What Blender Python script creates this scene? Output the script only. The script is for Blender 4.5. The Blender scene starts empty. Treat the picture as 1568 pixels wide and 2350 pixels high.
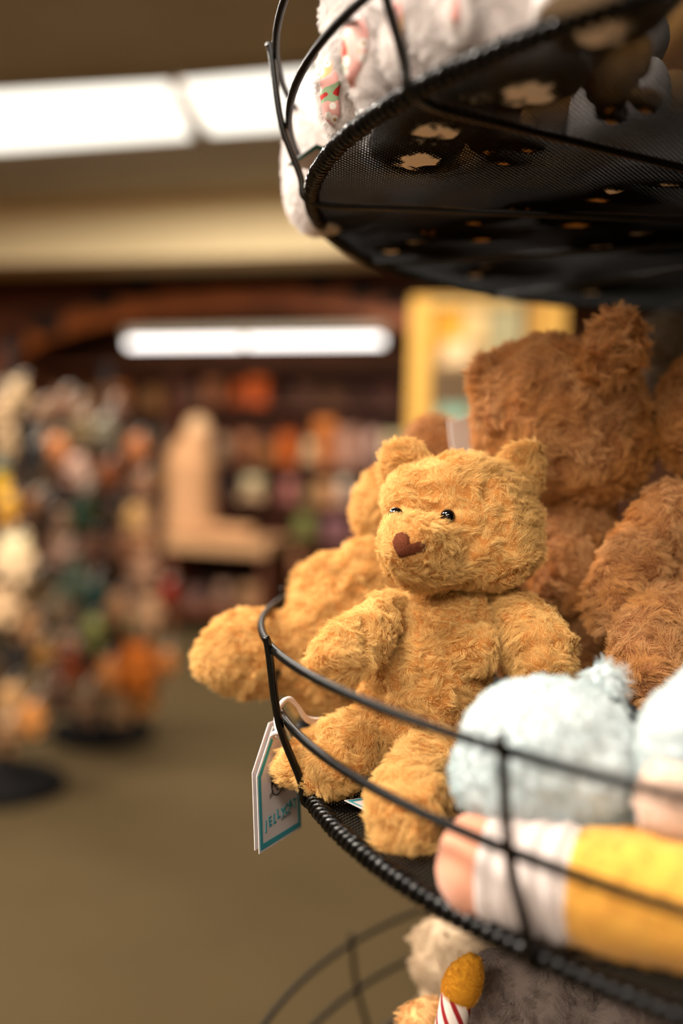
import bpy, bmesh, math, random
import numpy as np
from mathutils import Vector, Matrix
from mathutils.bvhtree import BVHTree
sc = bpy.context.scene
COL = sc.collection
# ------------------------------------------------------------------ camera
FPX = 35/36*2350                      # focal length in pixels of the 1568x2350 frame
PITCH, ROLL, CZ = -.055, .03, 1.25
CAM = np.array([0, 0, CZ])
_cp, _sp, _cr, _sr = math.cos(PITCH), math.sin(PITCH), math.cos(ROLL), math.sin(ROLL)
cam = bpy.data.cameras.new('camera'); camo = bpy.data.objects.new('camera', cam); COL.objects.link(camo)
cam.sensor_fit = 'VERTICAL'; cam.sensor_height = 36; cam.sensor_width = 36; cam.lens = 35
cam.clip_start = .02; cam.clip_end = 60
cam.dof.use_dof = True; cam.dof.focus_distance = .548; cam.dof.aperture_fstop = 2.1
camo.matrix_world = Matrix(((_cr, -_sr, 0, 0), (-_sp*_sr, -_sp*_cr, -_cp, 0), (_cp*_sr, _cp*_cr, -_sp, CZ), (0, 0, 0, 1)))
sc.camera = camo
def ray(px, py):
    x = (px-784)/FPX; y = -(py-1175)/FPX
    x, y = _cr*x-_sr*y, _sr*x+_cr*y
    return np.array([x, _cp-_sp*y, _sp+_cp*y])
def P(px, py, d): return CAM+ray(px, py)*d                      # measured point at optical depth d
YAW = math.radians(16)
UX = np.array([math.cos(YAW), -math.sin(YAW), 0]); VX = np.array([math.sin(YAW), math.cos(YAW), 0]); ZX = np.array([0, 0, 1.])
def RV(px, py, V): r = ray(px, py); return CAM+r*(V/(r@VX))     # on the room plane v = V
def PZ(px, py, z): r = ray(px, py); return CAM+r*((z-CZ)/r[2])
def room(u, v, z): return UX*u+VX*v+ZX*z
def uv(p): return float(p@UX), float(p@VX), float(p[2])
# ------------------------------------------------------------------ light and exposure
w = bpy.data.worlds.new('world'); sc.world = w; w.use_nodes = True
w.node_tree.nodes['Background'].inputs[0].default_value = (1, .86, .7, 1)
w.node_tree.nodes['Background'].inputs[1].default_value = .10
def area(name, loc, size, power, color=(1, .9, .78), rot=(0, 0, 0)):
    l = bpy.data.lights.new(name, 'AREA'); l.shape = 'RECTANGLE'; l.size, l.size_y = size; l.energy = power; l.color = color
    o = bpy.data.objects.new(name, l); o.location = loc; o.rotation_euler = rot; COL.objects.link(o); return o
WARM = (1, .91, .80)
LIGHTS = [  # ceiling troffers; last pair added to brighten bulkhead and upper bunnies: u, v, power
    (-1.1, -.35, 85), (-2.7, .8, 245), (.7, -1.9, 50), (-.9, -2.6, 105), (-3.6, 3.6, 150), (-1.0, 2.9, 50), (1.6, 3.6, 60), (-2.2, 4.8, 120), (-.4, -4.3, 80)]
for i, (u, v, pw) in enumerate(LIGHTS):
    area('overhead_light', room(u, v, 3.04), (1.2, .6), pw, WARM, (0, 0, -YAW))
sc.view_settings.view_transform = 'Standard'; sc.view_settings.look = 'None'
sc.view_settings.gamma = 1; sc.view_settings.exposure = 0.22; sc.view_settings.use_curve_mapping = False
sc.cycles.max_bounces = 6; sc.cycles.diffuse_bounces = 3; sc.cycles.glossy_bounces = 2; sc.cycles.transmission_bounces = 2
sc.cycles.transparent_max_bounces = 4; sc.cycles.caustics_reflective = False; sc.cycles.caustics_refractive = False
sc.cycles_curves.shape = 'RIBBONS'; sc.cycles.use_denoising = True
# ------------------------------------------------------------------ materials
def lin(c): return tuple(((x/255)/12.92 if x/255 <= .04045 else ((x/255+.055)/1.055)**2.4) for x in c)
MATS = {}
def mat(name, rgb, rough=.8, spec=.3, noise=None, bump=0, bscale=200, sheen=0, metal=0, linear=False):
    if name in MATS: return MATS[name]
    m = bpy.data.materials.new(name); MATS[name] = m; m.use_nodes = True; nt = m.node_tree; b = nt.nodes['Principled BSDF']
    c = rgb if linear else lin(rgb)
    b.inputs['Base Color'].default_value = (*c, 1); b.inputs['Roughness'].default_value = rough
    b.inputs['Specular IOR Level'].default_value = spec; b.inputs['Metallic'].default_value = metal
    if sheen: b.inputs['Sheen Weight'].default_value = sheen
    if noise:
        amt, scale = noise
        n = nt.nodes.new('ShaderNodeTexNoise'); n.inputs['Scale'].default_value = scale; n.inputs['Detail'].default_value = 4
        tc = nt.nodes.new('ShaderNodeTexCoord'); nt.links.new(tc.outputs['Object'], n.inputs['Vector'])
        r = nt.nodes.new('ShaderNodeValToRGB'); r.color_ramp.elements[0].position = .3; r.color_ramp.elements[1].position = .7
        r.color_ramp.elements[0].color = (*[x*(1-amt) for x in c], 1); r.color_ramp.elements[1].color = (*[min(1, x*(1+amt)) for x in c], 1)
        nt.links.new(n.outputs['Fac'], r.inputs[0]); nt.links.new(r.outputs[0], b.inputs['Base Color'])
    if bump:
        n2 = nt.nodes.new('ShaderNodeTexNoise'); n2.inputs['Scale'].default_value = bscale; n2.inputs['Detail'].default_value = 3
        tc2 = nt.nodes.new('ShaderNodeTexCoord'); nt.links.new(tc2.outputs['Object'], n2.inputs['Vector'])
        bp = nt.nodes.new('ShaderNodeBump'); bp.inputs['Strength'].default_value = bump; bp.inputs['Distance'].default_value = .003
        nt.links.new(n2.outputs['Fac'], bp.inputs['Height']); nt.links.new(bp.outputs[0], b.inputs['Normal'])
    MATS[name] = m; return m
def furmat(name, a, b_, rough=.75, tone=None):
    """pile fabric: hue varies a little from strand to strand between a and b_; tone = (scale, third colour) adds dyed mottling"""
    m = bpy.data.materials.new(name); m.use_nodes = True; nt = m.node_tree; b = nt.nodes['Principled BSDF']
    h = nt.nodes.new('ShaderNodeHairInfo'); mx = nt.nodes.new('ShaderNodeMix'); mx.data_type = 'RGBA'
    mx.inputs[6].default_value = (*lin(a), 1); mx.inputs[7].default_value = (*lin(b_), 1)
    nt.links.new(h.outputs['Random'], mx.inputs[0]); out = mx.outputs[2]
    if tone:
        tc = nt.nodes.new('ShaderNodeTexCoord'); n = nt.nodes.new('ShaderNodeTexNoise'); n.inputs['Scale'].default_value = tone[0]; n.inputs['Detail'].default_value = 2
        nt.links.new(tc.outputs['Generated'], n.inputs['Vector'])
        r = nt.nodes.new('ShaderNodeValToRGB'); r.color_ramp.elements[0].position = .4; r.color_ramp.elements[1].position = .62
        nt.links.new(n.outputs['Fac'], r.inputs[0])
        m2 = nt.nodes.new('ShaderNodeMix'); m2.data_type = 'RGBA'; nt.links.new(r.outputs[0], m2.inputs[0]); nt.links.new(out, m2.inputs[6]); m2.inputs[7].default_value = (*lin(tone[1]), 1); out = m2.outputs[2]
    nt.links.new(out, b.inputs['Base Color']); b.inputs['Roughness'].default_value = rough; b.inputs['Specular IOR Level'].default_value = .25
    MATS[name] = m; return m
def emat(name, rgb, s):
    m = bpy.data.materials.new(name); m.use_nodes = True; nt = m.node_tree
    e = nt.nodes.new('ShaderNodeEmission'); e.inputs[0].default_value = (*rgb, 1); e.inputs[1].default_value = s
    nt.links.new(e.outputs[0], nt.nodes['Material Output'].inputs[0]); MATS[name] = m; return m
BLACK = mat('black_wire', (9, 8, 7), .36, .06)
# ------------------------------------------------------------------ object helpers
def mesh(name, vs, fs, m=None, smooth=False):
    me = bpy.data.meshes.new(name); me.from_pydata([tuple(map(float, v)) for v in vs], [], [tuple(map(int, f)) for f in fs])
    if m is not None: me.materials.append(m)
    if smooth: me.polygons.foreach_set('use_smooth', [True]*len(me.polygons))
    me.update(); return me
def link(name, me, parent=None, origin=(0, 0, 0)):
    o = bpy.data.objects.new(name, me); COL.objects.link(o)
    if parent is not None: o.parent = parent
    o.location = origin; return o
def part(name, geo, m, parent, smooth=True):
    """mesh given in world coordinates, stored relative to its thing's base"""
    vs, fs = geo; vs = np.asarray(vs, float)
    base = np.array(parent['_b']) if '_b' in parent else np.zeros(3)
    o = link(name, mesh(name, vs-base, fs, m, smooth), parent); o['_b'] = tuple(base); return o
def thing(name, base, label, cat, group=None):
    o = bpy.data.objects.new(name, None); COL.objects.link(o); o.location = tuple(map(float, base)); o.empty_display_size = .02
    o['_b'] = tuple(map(float, base)); o['label'] = label; o['category'] = cat
    if group: o['group'] = group
    return o
def single(name, geo, m, base, label, cat, group=None, smooth=True):
    vs, fs = geo; o = link(name, mesh(name, np.asarray(vs, float)-np.asarray(base), fs, m, smooth), None, tuple(map(float, base)))
    o['_b'] = tuple(map(float, base)); o['label'] = label; o['category'] = cat
    if group: o['group'] = group
    return o
def struct(name, geo, m, parent=None):
    o = link(name, mesh(name, geo[0], geo[1], m), parent)
    if parent is None: o['kind'] = 'structure'
    return o
def join(*gs):
    V, F, n = [], [], 0
    for v, f in gs:
        v = np.asarray(v, float); V.append(v); F += [tuple(i+n for i in q) for q in f]; n += len(v)
    return np.concatenate(V), F
def boxg(c, s, ax=(UX, VX, ZX), bev=0):
    """box with centre c and full sizes s along ax; bev chamfers all edges"""
    c = np.asarray(c, float); hs = np.array(s)/2
    bm = bmesh.new(); bmesh.ops.create_cube(bm, size=2)
    for v in bm.verts: v.co = Vector((v.co.x*hs[0], v.co.y*hs[1], v.co.z*hs[2]))
    if bev: bmesh.ops.bevel(bm, geom=bm.edges[:], offset=bev, segments=2, affect='EDGES', profile=.6)
    bm.verts.index_update()
    vs = np.array([v.co for v in bm.verts]); fs = [tuple(v.index for v in f.verts) for f in bm.faces]; bm.free()
    return c+vs[:, :1]*ax[0]+vs[:, 1:2]*ax[1]+vs[:, 2:]*ax[2], fs
def frames(pts, closed=False):
    pts = np.asarray(pts, float); n = len(pts)
    if closed: t = np.roll(pts, -1, 0)-np.roll(pts, 1, 0)
    else: t = np.gradient(pts, axis=0)
    t /= np.linalg.norm(t, axis=1)[:, None]+1e-12
    a = np.array([0, 0, 1.]) if abs(t[0, 2]) < .9 else np.array([1., 0, 0])
    N = []; u = a-t[0]*(a@t[0]); u /= np.linalg.norm(u)
    for i in range(n):
        u = u-t[i]*(u@t[i]); u /= np.linalg.norm(u)+1e-12; N.append(u.copy())
    N = np.array(N); return t, N, np.cross(t, N)
def tubeg(pts, r, seg=10, closed=False, cap=True):
    pts = np.asarray(pts, float); n = len(pts); r = np.broadcast_to(np.asarray(r, float), (n,))
    t, N, B = frames(pts, closed); a = np.linspace(0, 2*np.pi, seg, endpoint=False)
    vs = (pts[:, None]+r[:, None, None]*(np.cos(a)[None, :, None]*N[:, None]+np.sin(a)[None, :, None]*B[:, None])).reshape(-1, 3)
    fs = []
    for i in range(n if closed else n-1):
        j = (i+1) % n
        for k in range(seg): l = (k+1) % seg; fs.append((i*seg+k, i*seg+l, j*seg+l, j*seg+k))
    if cap and not closed: fs += [tuple(range(seg))[::-1], tuple((n-1)*seg+k for k in range(seg))]
    return vs, fs
def smoothpath(pts, n=24):
    """Catmull-Rom through rows of pts (any number of columns)"""
    p = np.asarray(pts, float); p = np.vstack([2*p[0]-p[1], p, 2*p[-1]-p[-2]]); m = len(p)-3; out = []
    for s in np.linspace(0, m, n):
        i = min(int(s), m-1); f = s-i; a, b, c, d = p[i:i+4]
        out.append(.5*((2*b)+(-a+c)*f+(2*a-5*b+4*c-d)*f*f+(-a+3*b-3*c+d)*f**3))
    return np.array(out)
def sweepg(ctrl, seg=40, n=36):
    """soft limb: rows (px, py, depth, radius px), rounded at both ends"""
    rows = np.array([[*P(a, b, d), r*d/FPX] for a, b, d, r in ctrl]); q = smoothpath(rows, n)
    p, r = q[:, :3], q[:, 3]
    def endcap(p0, dirv, r0):
        th = np.linspace(0, np.pi/2, 9)[1:]; return np.array([p0+dirv*r0*.8*math.sin(x) for x in th]), np.array([max(r0*math.cos(x), r0*.05) for x in th])
    d0 = p[0]-p[1]; d0 /= np.linalg.norm(d0); d1 = p[-1]-p[-2]; d1 /= np.linalg.norm(d1)
    a, ra = endcap(p[0], d0, r[0]); b, rb = endcap(p[-1], d1, r[-1])
    return tubeg(np.vstack([a[::-1], p, b]), np.concatenate([ra[::-1], r, rb]), seg)
_rng = np.random.RandomState(7); _LAT = _rng.rand(32, 32, 32)*2-1
def vnoise(p, scale):
    q = np.asarray(p)*scale+100; i = np.floor(q).astype(int); f = q-i; f = f*f*(3-2*f); i %= 32; j = (i+1) % 32
    X = [i[:, 0], j[:, 0]]; Y = [i[:, 1], j[:, 1]]; Z = [i[:, 2], j[:, 2]]; s = 0
    for a in (0, 1):
        for b in (0, 1):
            for c in (0, 1):
                s = s+_LAT[X[a], Y[b], Z[c]]*(f[:, 0] if a else 1-f[:, 0])*(f[:, 1] if b else 1-f[:, 1])*(f[:, 2] if c else 1-f[:, 2])
    return s
def normals(vs, fs):
    n = np.zeros_like(vs); 
    for k in (3, 4):
        q = np.array([f for f in fs if len(f) == k])
        if len(q):
            c = np.cross(vs[q[:, 1]]-vs[q[:, 0]], vs[q[:, 2]]-vs[q[:, 0]])
            for i in range(k): np.add.at(n, q[:, i], c)
    return n/(np.linalg.norm(n, axis=1)[:, None]+1e-12)
def lumpy(geo, amp, scale, seed=0, fine=.55):
    """rumple the pile: soft folds plus ridged creases, along the surface normal"""
    vs, fs = geo; N = normals(vs, fs); o = np.array([seed*3.7, seed*1.9, seed*5.3])
    a = vnoise(vs+o, scale); b = 1-np.abs(vnoise(vs+o*1.3+9, scale*1.7))*2.2; c = vnoise(vs-o, scale*3.4)
    return vs+N*(amp*(a*.9+b*.55+c*fine))[:, None], fs
_ICO = {}
def ico(sub):
    if sub not in _ICO:
        bm = bmesh.new(); bmesh.ops.create_icosphere(bm, subdivisions=sub, radius=1); bm.verts.index_update()
        _ICO[sub] = (np.array([v.co for v in bm.verts]), [tuple(v.index for v in f.verts) for f in bm.faces]); bm.free()
    return _ICO[sub]
def prim(px, py, d, rx, ry, rz, rot=0, yaw=0):
    """ellipsoid measured in the frame: centre, depth, half sizes across / up / deep in px; rot tilts it clockwise in the picture, yaw turns it"""
    s = d/FPX; a, b = math.radians(rot), math.radians(yaw)
    Rz = np.array([[math.cos(b), -math.sin(b), 0], [math.sin(b), math.cos(b), 0], [0, 0, 1]])
    Ry = np.array([[math.cos(a), 0, math.sin(a)], [0, 1, 0], [-math.sin(a), 0, math.cos(a)]])
    return P(px, py, d), np.array([rx, rz, ry])*s, Rz@Ry
def starg(prims, sub=5, k=.008, centre=None):
    """one skin around blended ellipsoids, seen from the first one's centre"""
    dirs, fs = ico(sub); c = prims[0][0] if centre is None else centre
    def sdf(p):
        r = None
        for (o, rad, R) in prims:
            q = (p-o)@R; k0 = np.linalg.norm(q/rad, axis=1); k1 = np.linalg.norm(q/rad**2, axis=1)+1e-9; d = k0*(k0-1)/k1
            if r is None: r = d
            else: h = np.clip(.5+.5*(r-d)/k, 0, 1); r = r*(1-h)+d*h-k*h*(1-h)
        return r
    t = np.full(len(dirs), max(np.linalg.norm(o-c)+rad.max() for o, rad, _ in prims)*1.1)
    for _ in range(90): t = np.maximum(t-.7*sdf(c+dirs*t[:, None]), 1e-4)
    return c+dirs*t[:, None], fs
def ellg(c, r, sub=3, R=np.eye(3)):
    v, f = ico(sub); return np.asarray(c)+(v*np.asarray(r))@R.T, f
def latheg(prof, c, seg=16, ax=None):
    c = np.asarray(c, float); a = np.linspace(0, 2*np.pi, seg, endpoint=False); vs = []
    for r, z in prof: vs += [c+np.array([r*math.cos(x), r*math.sin(x), z]) for x in a]
    n = len(prof); fs = [(i*seg+k, i*seg+(k+1) % seg, (i+1)*seg+(k+1) % seg, (i+1)*seg+k) for i in range(n-1) for k in range(seg)]
    fs += [tuple(range(seg))[::-1], tuple((n-1)*seg+k for k in range(seg))]; return vs, fs
# ------------------------------------------------------------------ fur (hair of the part itself)
FUR_SCALE = 1.0
def fur(o, length=.007, dens=230, child=36, rad=.00011, rand=.5, comb=(0, 0, -.25), clump=.55, seed=1, m=None, brown=.25, density_group=None, step=3, rough=.0008, norm=.5, swirl=0, wave=60, cnoise=True):
    """dens = rendered strands per cm2"""
    me = o.data; A = sum(p.area for p in me.polygons)*1e4
    if m is not None: me.materials.append(m)
    md = o.modifiers.new('fur', 'PARTICLE_SYSTEM'); ps = md.particle_system; s = ps.settings; ps.seed = seed
    s.type = 'HAIR'; s.count = max(40, int(A*dens*FUR_SCALE/child)); s.use_advanced_hair = True; s.hair_step = 4
    L = length/4
    if swirl:
        co = np.zeros(len(me.vertices)*3); me.vertices.foreach_get('co', co); co = co.reshape(-1, 3)+np.array(o['_b'])
        uvp = np.stack([vnoise(co+seed*.31, wave)+.5*vnoise(co+seed*.17+3, wave*2.1), vnoise(co+seed*.77+5, wave)+.5*vnoise(co+seed*.41+7, wave*2.1)], 1)
        li = np.zeros(len(me.loops), np.int32); me.loops.foreach_get('vertex_index', li); me.uv_layers.new(name='pile_direction').data.foreach_set('uv', uvp[li].astype(np.float32).reshape(-1))
        s.tangent_factor = L*swirl; s.tangent_phase = .25
    s.normal_factor = L*norm; s.factor_random = L*rand; s.object_align_factor = tuple(L*c for c in comb); s.brownian_factor = L*brown*.2
    s.emit_from = 'FACE'; s.use_emit_random = True; s.use_even_distribution = True; s.use_modifier_stack = False
    s.child_type = 'INTERPOLATED'; s.rendered_child_count = child; s.child_percent = 1
    s.clump_factor = clump; s.clump_shape = .1; s.child_length = 1; s.child_length_threshold = .0
    s.use_clump_noise = cnoise; s.clump_noise_size = .004
    s.roughness_1 = rough; s.roughness_1_size = .006; s.roughness_2 = rough*.8; s.roughness_2_size = .004; s.roughness_endpoint = rough*.6
    s.render_step = step; s.display_step = 2; s.root_radius = 1; s.tip_radius = .25; s.radius_scale = rad; s.shape = 0
    s.material = len(me.materials)
    if density_group: ps.vertex_group_density = density_group
    return ps
def bare(o, centres, rads, name='pile'):
    g = o.vertex_groups.new(name=name); base = np.array(o['_b'])
    co = np.zeros(len(o.data.vertices)*3); o.data.vertices.foreach_get('co', co); co = co.reshape(-1, 3)+base
    wt = np.ones(len(co))
    for c, r in zip(centres, rads): wt = np.minimum(wt, np.clip((np.linalg.norm(co-c, axis=1)/r-.85)/.3, 0, 1))
    for i, x in enumerate(wt): g.add([i], float(x), 'REPLACE')
    return name
def bvh(geo): return BVHTree.FromPolygons([Vector(v) for v in geo[0]], geo[1])
def hit(b, px, py):
    loc, nrm, _, _ = b.ray_cast(Vector(CAM), Vector(ray(px, py)).normalized())
    if loc is None:                                          # just off the outline: the nearest surface point
        r = Vector(ray(px, py)); best = None
        for d in np.linspace(.3, .9, 61):
            l, n, _, dist = b.find_nearest(Vector(CAM)+r*d)
            if best is None or dist < best[2]: best = (l, n, dist)
        loc, nrm = best[0], best[1]
    return np.array(loc), np.array(nrm)
def below(*geos): return min(np.asarray(g[0])[:, 2].min() for g in geos)
#@@STRUCTURE
# ================================================================== the room
CEIL = 3.1
floor_m = mat('carpet', (60, 48, 28), .95, .1, (.05, 3), .3, 900)
ceil_m = mat('ceiling_paint', (208, 206, 204), .95, .1, (.05, 2))
soffit_m = mat('cream_paint', (248, 224, 176), .8, .2, (.03, 1.5))
wood_d = mat('dark_wood', (92, 48, 26), .55, .35, (.35, 6))
wood_lit = mat('lit_orange_wood', (158, 84, 34), .5, .35, (.3, 5))
wall_m = mat('brown_wall', (96, 60, 40), .85, .2, (.1, 2))
def slab(u0, u1, v0, v1, z0, z1): return boxg(room((u0+u1)/2, (v0+v1)/2, (z0+z1)/2), (u1-u0, v1-v0, z1-z0))
struct('floor', slab(-7, 7, -5, 9, -.1, 0), floor_m)
struct('ceiling', slab(-7, 7, -5, 9, CEIL, CEIL+.1), ceil_m)
struct('wall_back', slab(-7, 7, 8.6, 8.8, 0, CEIL), wall_m)
struct('wall_left', slab(-7.2, -7, -5, 9, 0, CEIL), wall_m)
struct('wall_right', slab(7, 7.2, -5, 9, 0, CEIL), wall_m)
struct('wall_front', slab(-7, 7, -5.2, -5, 0, CEIL), mat('pale_wall', (196, 176, 150), .9, .2))
# dropped bulkhead: cream face with a dark shadow gap above it
VB = 6.6
zb_ = RV(370, 592, VB)[2]; zt_ = RV(370, 428, VB)[2]
struct('trim_1', slab(-6.9, 6.9, VB, VB+.5, zb_, zt_), soffit_m)
struct('trim_2', slab(-6.9, 6.9, VB+.12, VB+.5, zt_, CEIL), mat('gap_dark', (40, 34, 30), .9, .1))
struct('trim_3', slab(-6.9, 6.9, VB-.25, VB+.1, RV(370, 345, VB-.25)[2], RV(370, 385, VB-.25)[2]+.16), mat('valance_brown', (122, 106, 88), .9, .1))
# ceiling panels with their frames
glow_m = emat('diffuser_glow', (1, .93, .80), 1.7); frame_m = mat('fixture_frame', (190, 176, 155), .6, .3)
def quad_light(name, px, z, label, parent_cat='ceiling light'):
    pts = np.array([PZ(x, y, z) for x, y in px]); c = pts.mean(0); t = thing(name, c, label, parent_cat, 'ceiling light panels')
    up = np.array([0, 0, .05]); vs = np.concatenate([pts, pts+up]); fs = [(3, 2, 1, 0), (4, 5, 6, 7)]+[(i, (i+1) % 4, 4+(i+1) % 4, 4+i) for i in range(4)]
    part('diffuser', (vs, fs), glow_m, t, False)
    q = c+(pts-c)*1.03; V = []; F = []
    for i in range(4):
        a, b, a2, b2 = pts[i], pts[(i+1) % 4], q[i], q[(i+1) % 4]; dn = np.array([0, 0, -.012]); n = len(V)
        V += [a+dn, b+dn, b2+dn, a2+dn, a+up, b+up, b2+up, a2+up]; F += [tuple(n+k for k in f) for f in ((0, 1, 2, 3), (7, 6, 5, 4), (0, 4, 5, 1), (2, 6, 7, 3), (1, 5, 6, 2), (0, 3, 7, 4))]
    part('frame', (V, F), frame_m, t, False)
quad_light('ceiling_light', [(-260, 362), (442, 314), (386, 184), (-260, 222)], CEIL-.05, 'long glowing ceiling panel farther from the upper wire basket')
quad_light('ceiling_light', [(482, 306), (830, 283), (770, 150), (412, 181)], CEIL-.05, 'glowing ceiling panel partly hidden behind the upper wire basket')
for i, (u, v, pw) in enumerate(LIGHTS):     # housings of the fixtures that light the shop
    if i > 3: continue
    struct('ceiling_light_housing', slab(u-.64, u+.64, v-.34, v+.34, 3.05, 3.1), frame_m)
# arched wooden header with dark cut-out plaques, above the back shelves
VA = 7.7
def arch():
    inner = [(-60, 905), (60, 812), (170, 765), (300, 733), (450, 715), (600, 708), (760, 716), (900, 745), (1050, 800)]
    top = 596
    t = thing('arched_header', RV(500, 840, VA)*np.array([1, 1, 0])+np.array([0, 0, RV(500, 840, VA)[2]]), 'brown wooden arched header with dark plaques above the hanging tube lamp', 'header')
    ip = smoothpath([RV(x, y, VA) for x, y in inner], 40); ztop = RV(500, top, VA)[2]
    V, F = [], []
    for p in ip:
        u, v, z = uv(p); V += [room(u, VA, z), room(u, VA, ztop+.25), room(u, VA+.1, z), room(u, VA+.1, ztop+.25)]
    for i in range(len(ip)-1):
        a, b = 4*i, 4*i+4; F += [(a, b, b+1, a+1), (a+2, a+3, b+3, b+2), (a, a+2, b+2, b), (a+1, b+1, b+3, a+3)]
    part('board', (V, F), wood_d, t, False)
    V, F = [], []
    for p in ip:                                   # lighter orange strip: the arch's lit underside put into the colour
        u, v, z = uv(p)
        V += [room(u, VA-.05, z-.01), room(u, VA-.05, z+.17), room(u, VA+.02, z-.01), room(u, VA+.02, z+.17)]
    for i in range(len(ip)-1):
        a, b = 4*i, 4*i+4; F += [(a, b, b+1, a+1), (a+2, a+3, b+3, b+2), (a, a+2, b+2, b), (a+1, b+1, b+3, a+3)]
    part('arch_lit_edge', (V, F), wood_lit, t, False)
    for x, y, w_, h_ in [(40, 785, 50, 45), (110, 745, 85, 52), (240, 690, 70, 45), (320, 660, 80, 56), (440, 646, 90, 42), (540, 640, 90, 42), (640, 638, 90, 44), (730, 645, 70, 56), (830, 668, 55, 50), (905, 690, 40, 40)]:
        s = VA/FPX; part('plaque', boxg(RV(x, y, VA-.05), (w_*s, .05, h_*s), bev=.012), mat('plaque_black', (38, 28, 22), .6, .3), t, False)
arch()
# twin tube lamp
def tubes():
    VT = 7.3; a = RV(296, 788, VT); b = RV(880, 781, VT); c = (a+b)/2
    t = thing('tube_lamp', c, 'twin fluorescent tube lamp glowing beneath the brown arch', 'lamp')
    d = (b-a); g = emat('tube_glow', (1, .92, .86), 3.4)
    for f0, f1 in ((0, .462), (.487, 1)): part('tube', tubeg([a+d*f0, a+d*(f0+f1)/2, a+d*f1], .032, 12), g, t)
    part('housing', boxg(c+ZX*.085, (np.linalg.norm(d)*1.02, .10, .05), (d/np.linalg.norm(d), VX, ZX), .008), frame_m, t)
    for f in (.0, .475, 1): part('lamp_holder', boxg(a+d*f+ZX*.03, (.03, .05, .1), (d/np.linalg.norm(d), VX, ZX), .004), frame_m, t)
tubes()
#@@BACK
# ================================================================== back wall shelving and its goods
VS = 7.95
def colmat(rgb, gain=1.0):
    l = [min(.9, x*gain) for x in lin(rgb)]; return mat('goods_%d_%d_%d_%d' % (*rgb, int(gain*100)), l, .7, .25, linear=True, noise=(.12, 9))
shelf_bays = [('short shelving bay beside the spinner racks', 60, 392, [938, 1022, 1112, 1210, 1300, 1352]), ('long shelving bay behind the cream figure', 402, 985, [930, 1066, 1158, 1242, 1338])]
shelf_z = []
for name_, x0, x1, ys in shelf_bays:
    a = RV(x0, 1000, VS); b = RV(x1, 1000, VS); u0, u1 = uv(a)[0], uv(b)[0]; xm = (x0+x1)/2
    zt = RV(xm, 838, VS)[2]; t = thing('shelving_bay', room((u0+u1)/2, VS+.2, 0), 'dark brown '+name_, 'shelf')
    for u in (u0, u1): part('side_panel', slab(u-.03, u+.03, VS, VS+.42, 0, zt), wood_d, t, False)
    part('back_panel', slab(u0, u1, VS+.42, VS+.46, 0, zt), wood_d, t, False)
    zs = [RV(xm, y, VS)[2] for y in ys]
    for z in zs+[zt]: part('shelf_board', slab(u0+.03, u1-.03, VS+.01, VS+.42, z-.035, z), wood_d, t, False)
    part('plinth', slab(u0+.03, u1-.03, VS+.04, VS+.42, 0, zs[-1]-.035), wood_d, t, False)
    shelf_z.append(zs)
ORD = ['top', 'second', 'third', 'fourth', 'bottom', 'lowest']
def goods(kind, p, w_, h_, rgb, label, cat, group):
    """kind of shelf article standing at p (its base centre)"""
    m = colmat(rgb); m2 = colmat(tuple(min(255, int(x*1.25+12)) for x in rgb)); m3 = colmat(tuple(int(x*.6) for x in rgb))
    t = thing({'box': 'gift_box', 'jar': 'lidded_jar', 'plush': 'plush_toy', 'bag': 'gift_bag'}[kind], p, label, cat, group)
    if kind == 'box':
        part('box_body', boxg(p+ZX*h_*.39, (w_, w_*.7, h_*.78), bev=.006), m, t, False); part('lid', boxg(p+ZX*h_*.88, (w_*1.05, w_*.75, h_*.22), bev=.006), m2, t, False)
    elif kind == 'jar':
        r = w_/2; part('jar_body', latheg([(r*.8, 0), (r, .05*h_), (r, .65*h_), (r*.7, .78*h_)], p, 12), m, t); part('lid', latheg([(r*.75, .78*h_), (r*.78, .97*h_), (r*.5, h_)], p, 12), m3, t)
    elif kind == 'bag':
        part('bag_body', boxg(p+ZX*h_*.38, (w_, w_*.45, h_*.76), bev=.008), m, t, False)
        part('handle', tubeg([p+UX*x*w_+ZX*(h_*(.76+.24*math.sin(math.pi*(x+.25)*2))) for x in np.linspace(-.25, .25, 9)], .008, 6), m3, t)
    else:
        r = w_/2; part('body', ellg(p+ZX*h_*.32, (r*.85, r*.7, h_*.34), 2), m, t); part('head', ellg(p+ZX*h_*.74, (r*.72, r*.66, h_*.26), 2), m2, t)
        for s in (-1, 1):
            part('ear', ellg(p+UX*s*r*.5+ZX*h_*.96, (r*.26, r*.15, h_*.10), 2), m, t); part('leg', ellg(p+UX*s*r*.6-VX*r*.45+ZX*h_*.12, (r*.34, r*.5, h_*.13), 2), m, t)
CN = {'box': 'lidded box', 'jar': 'lidded jar', 'plush': 'soft toy', 'bag': 'gift bag'}
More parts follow.
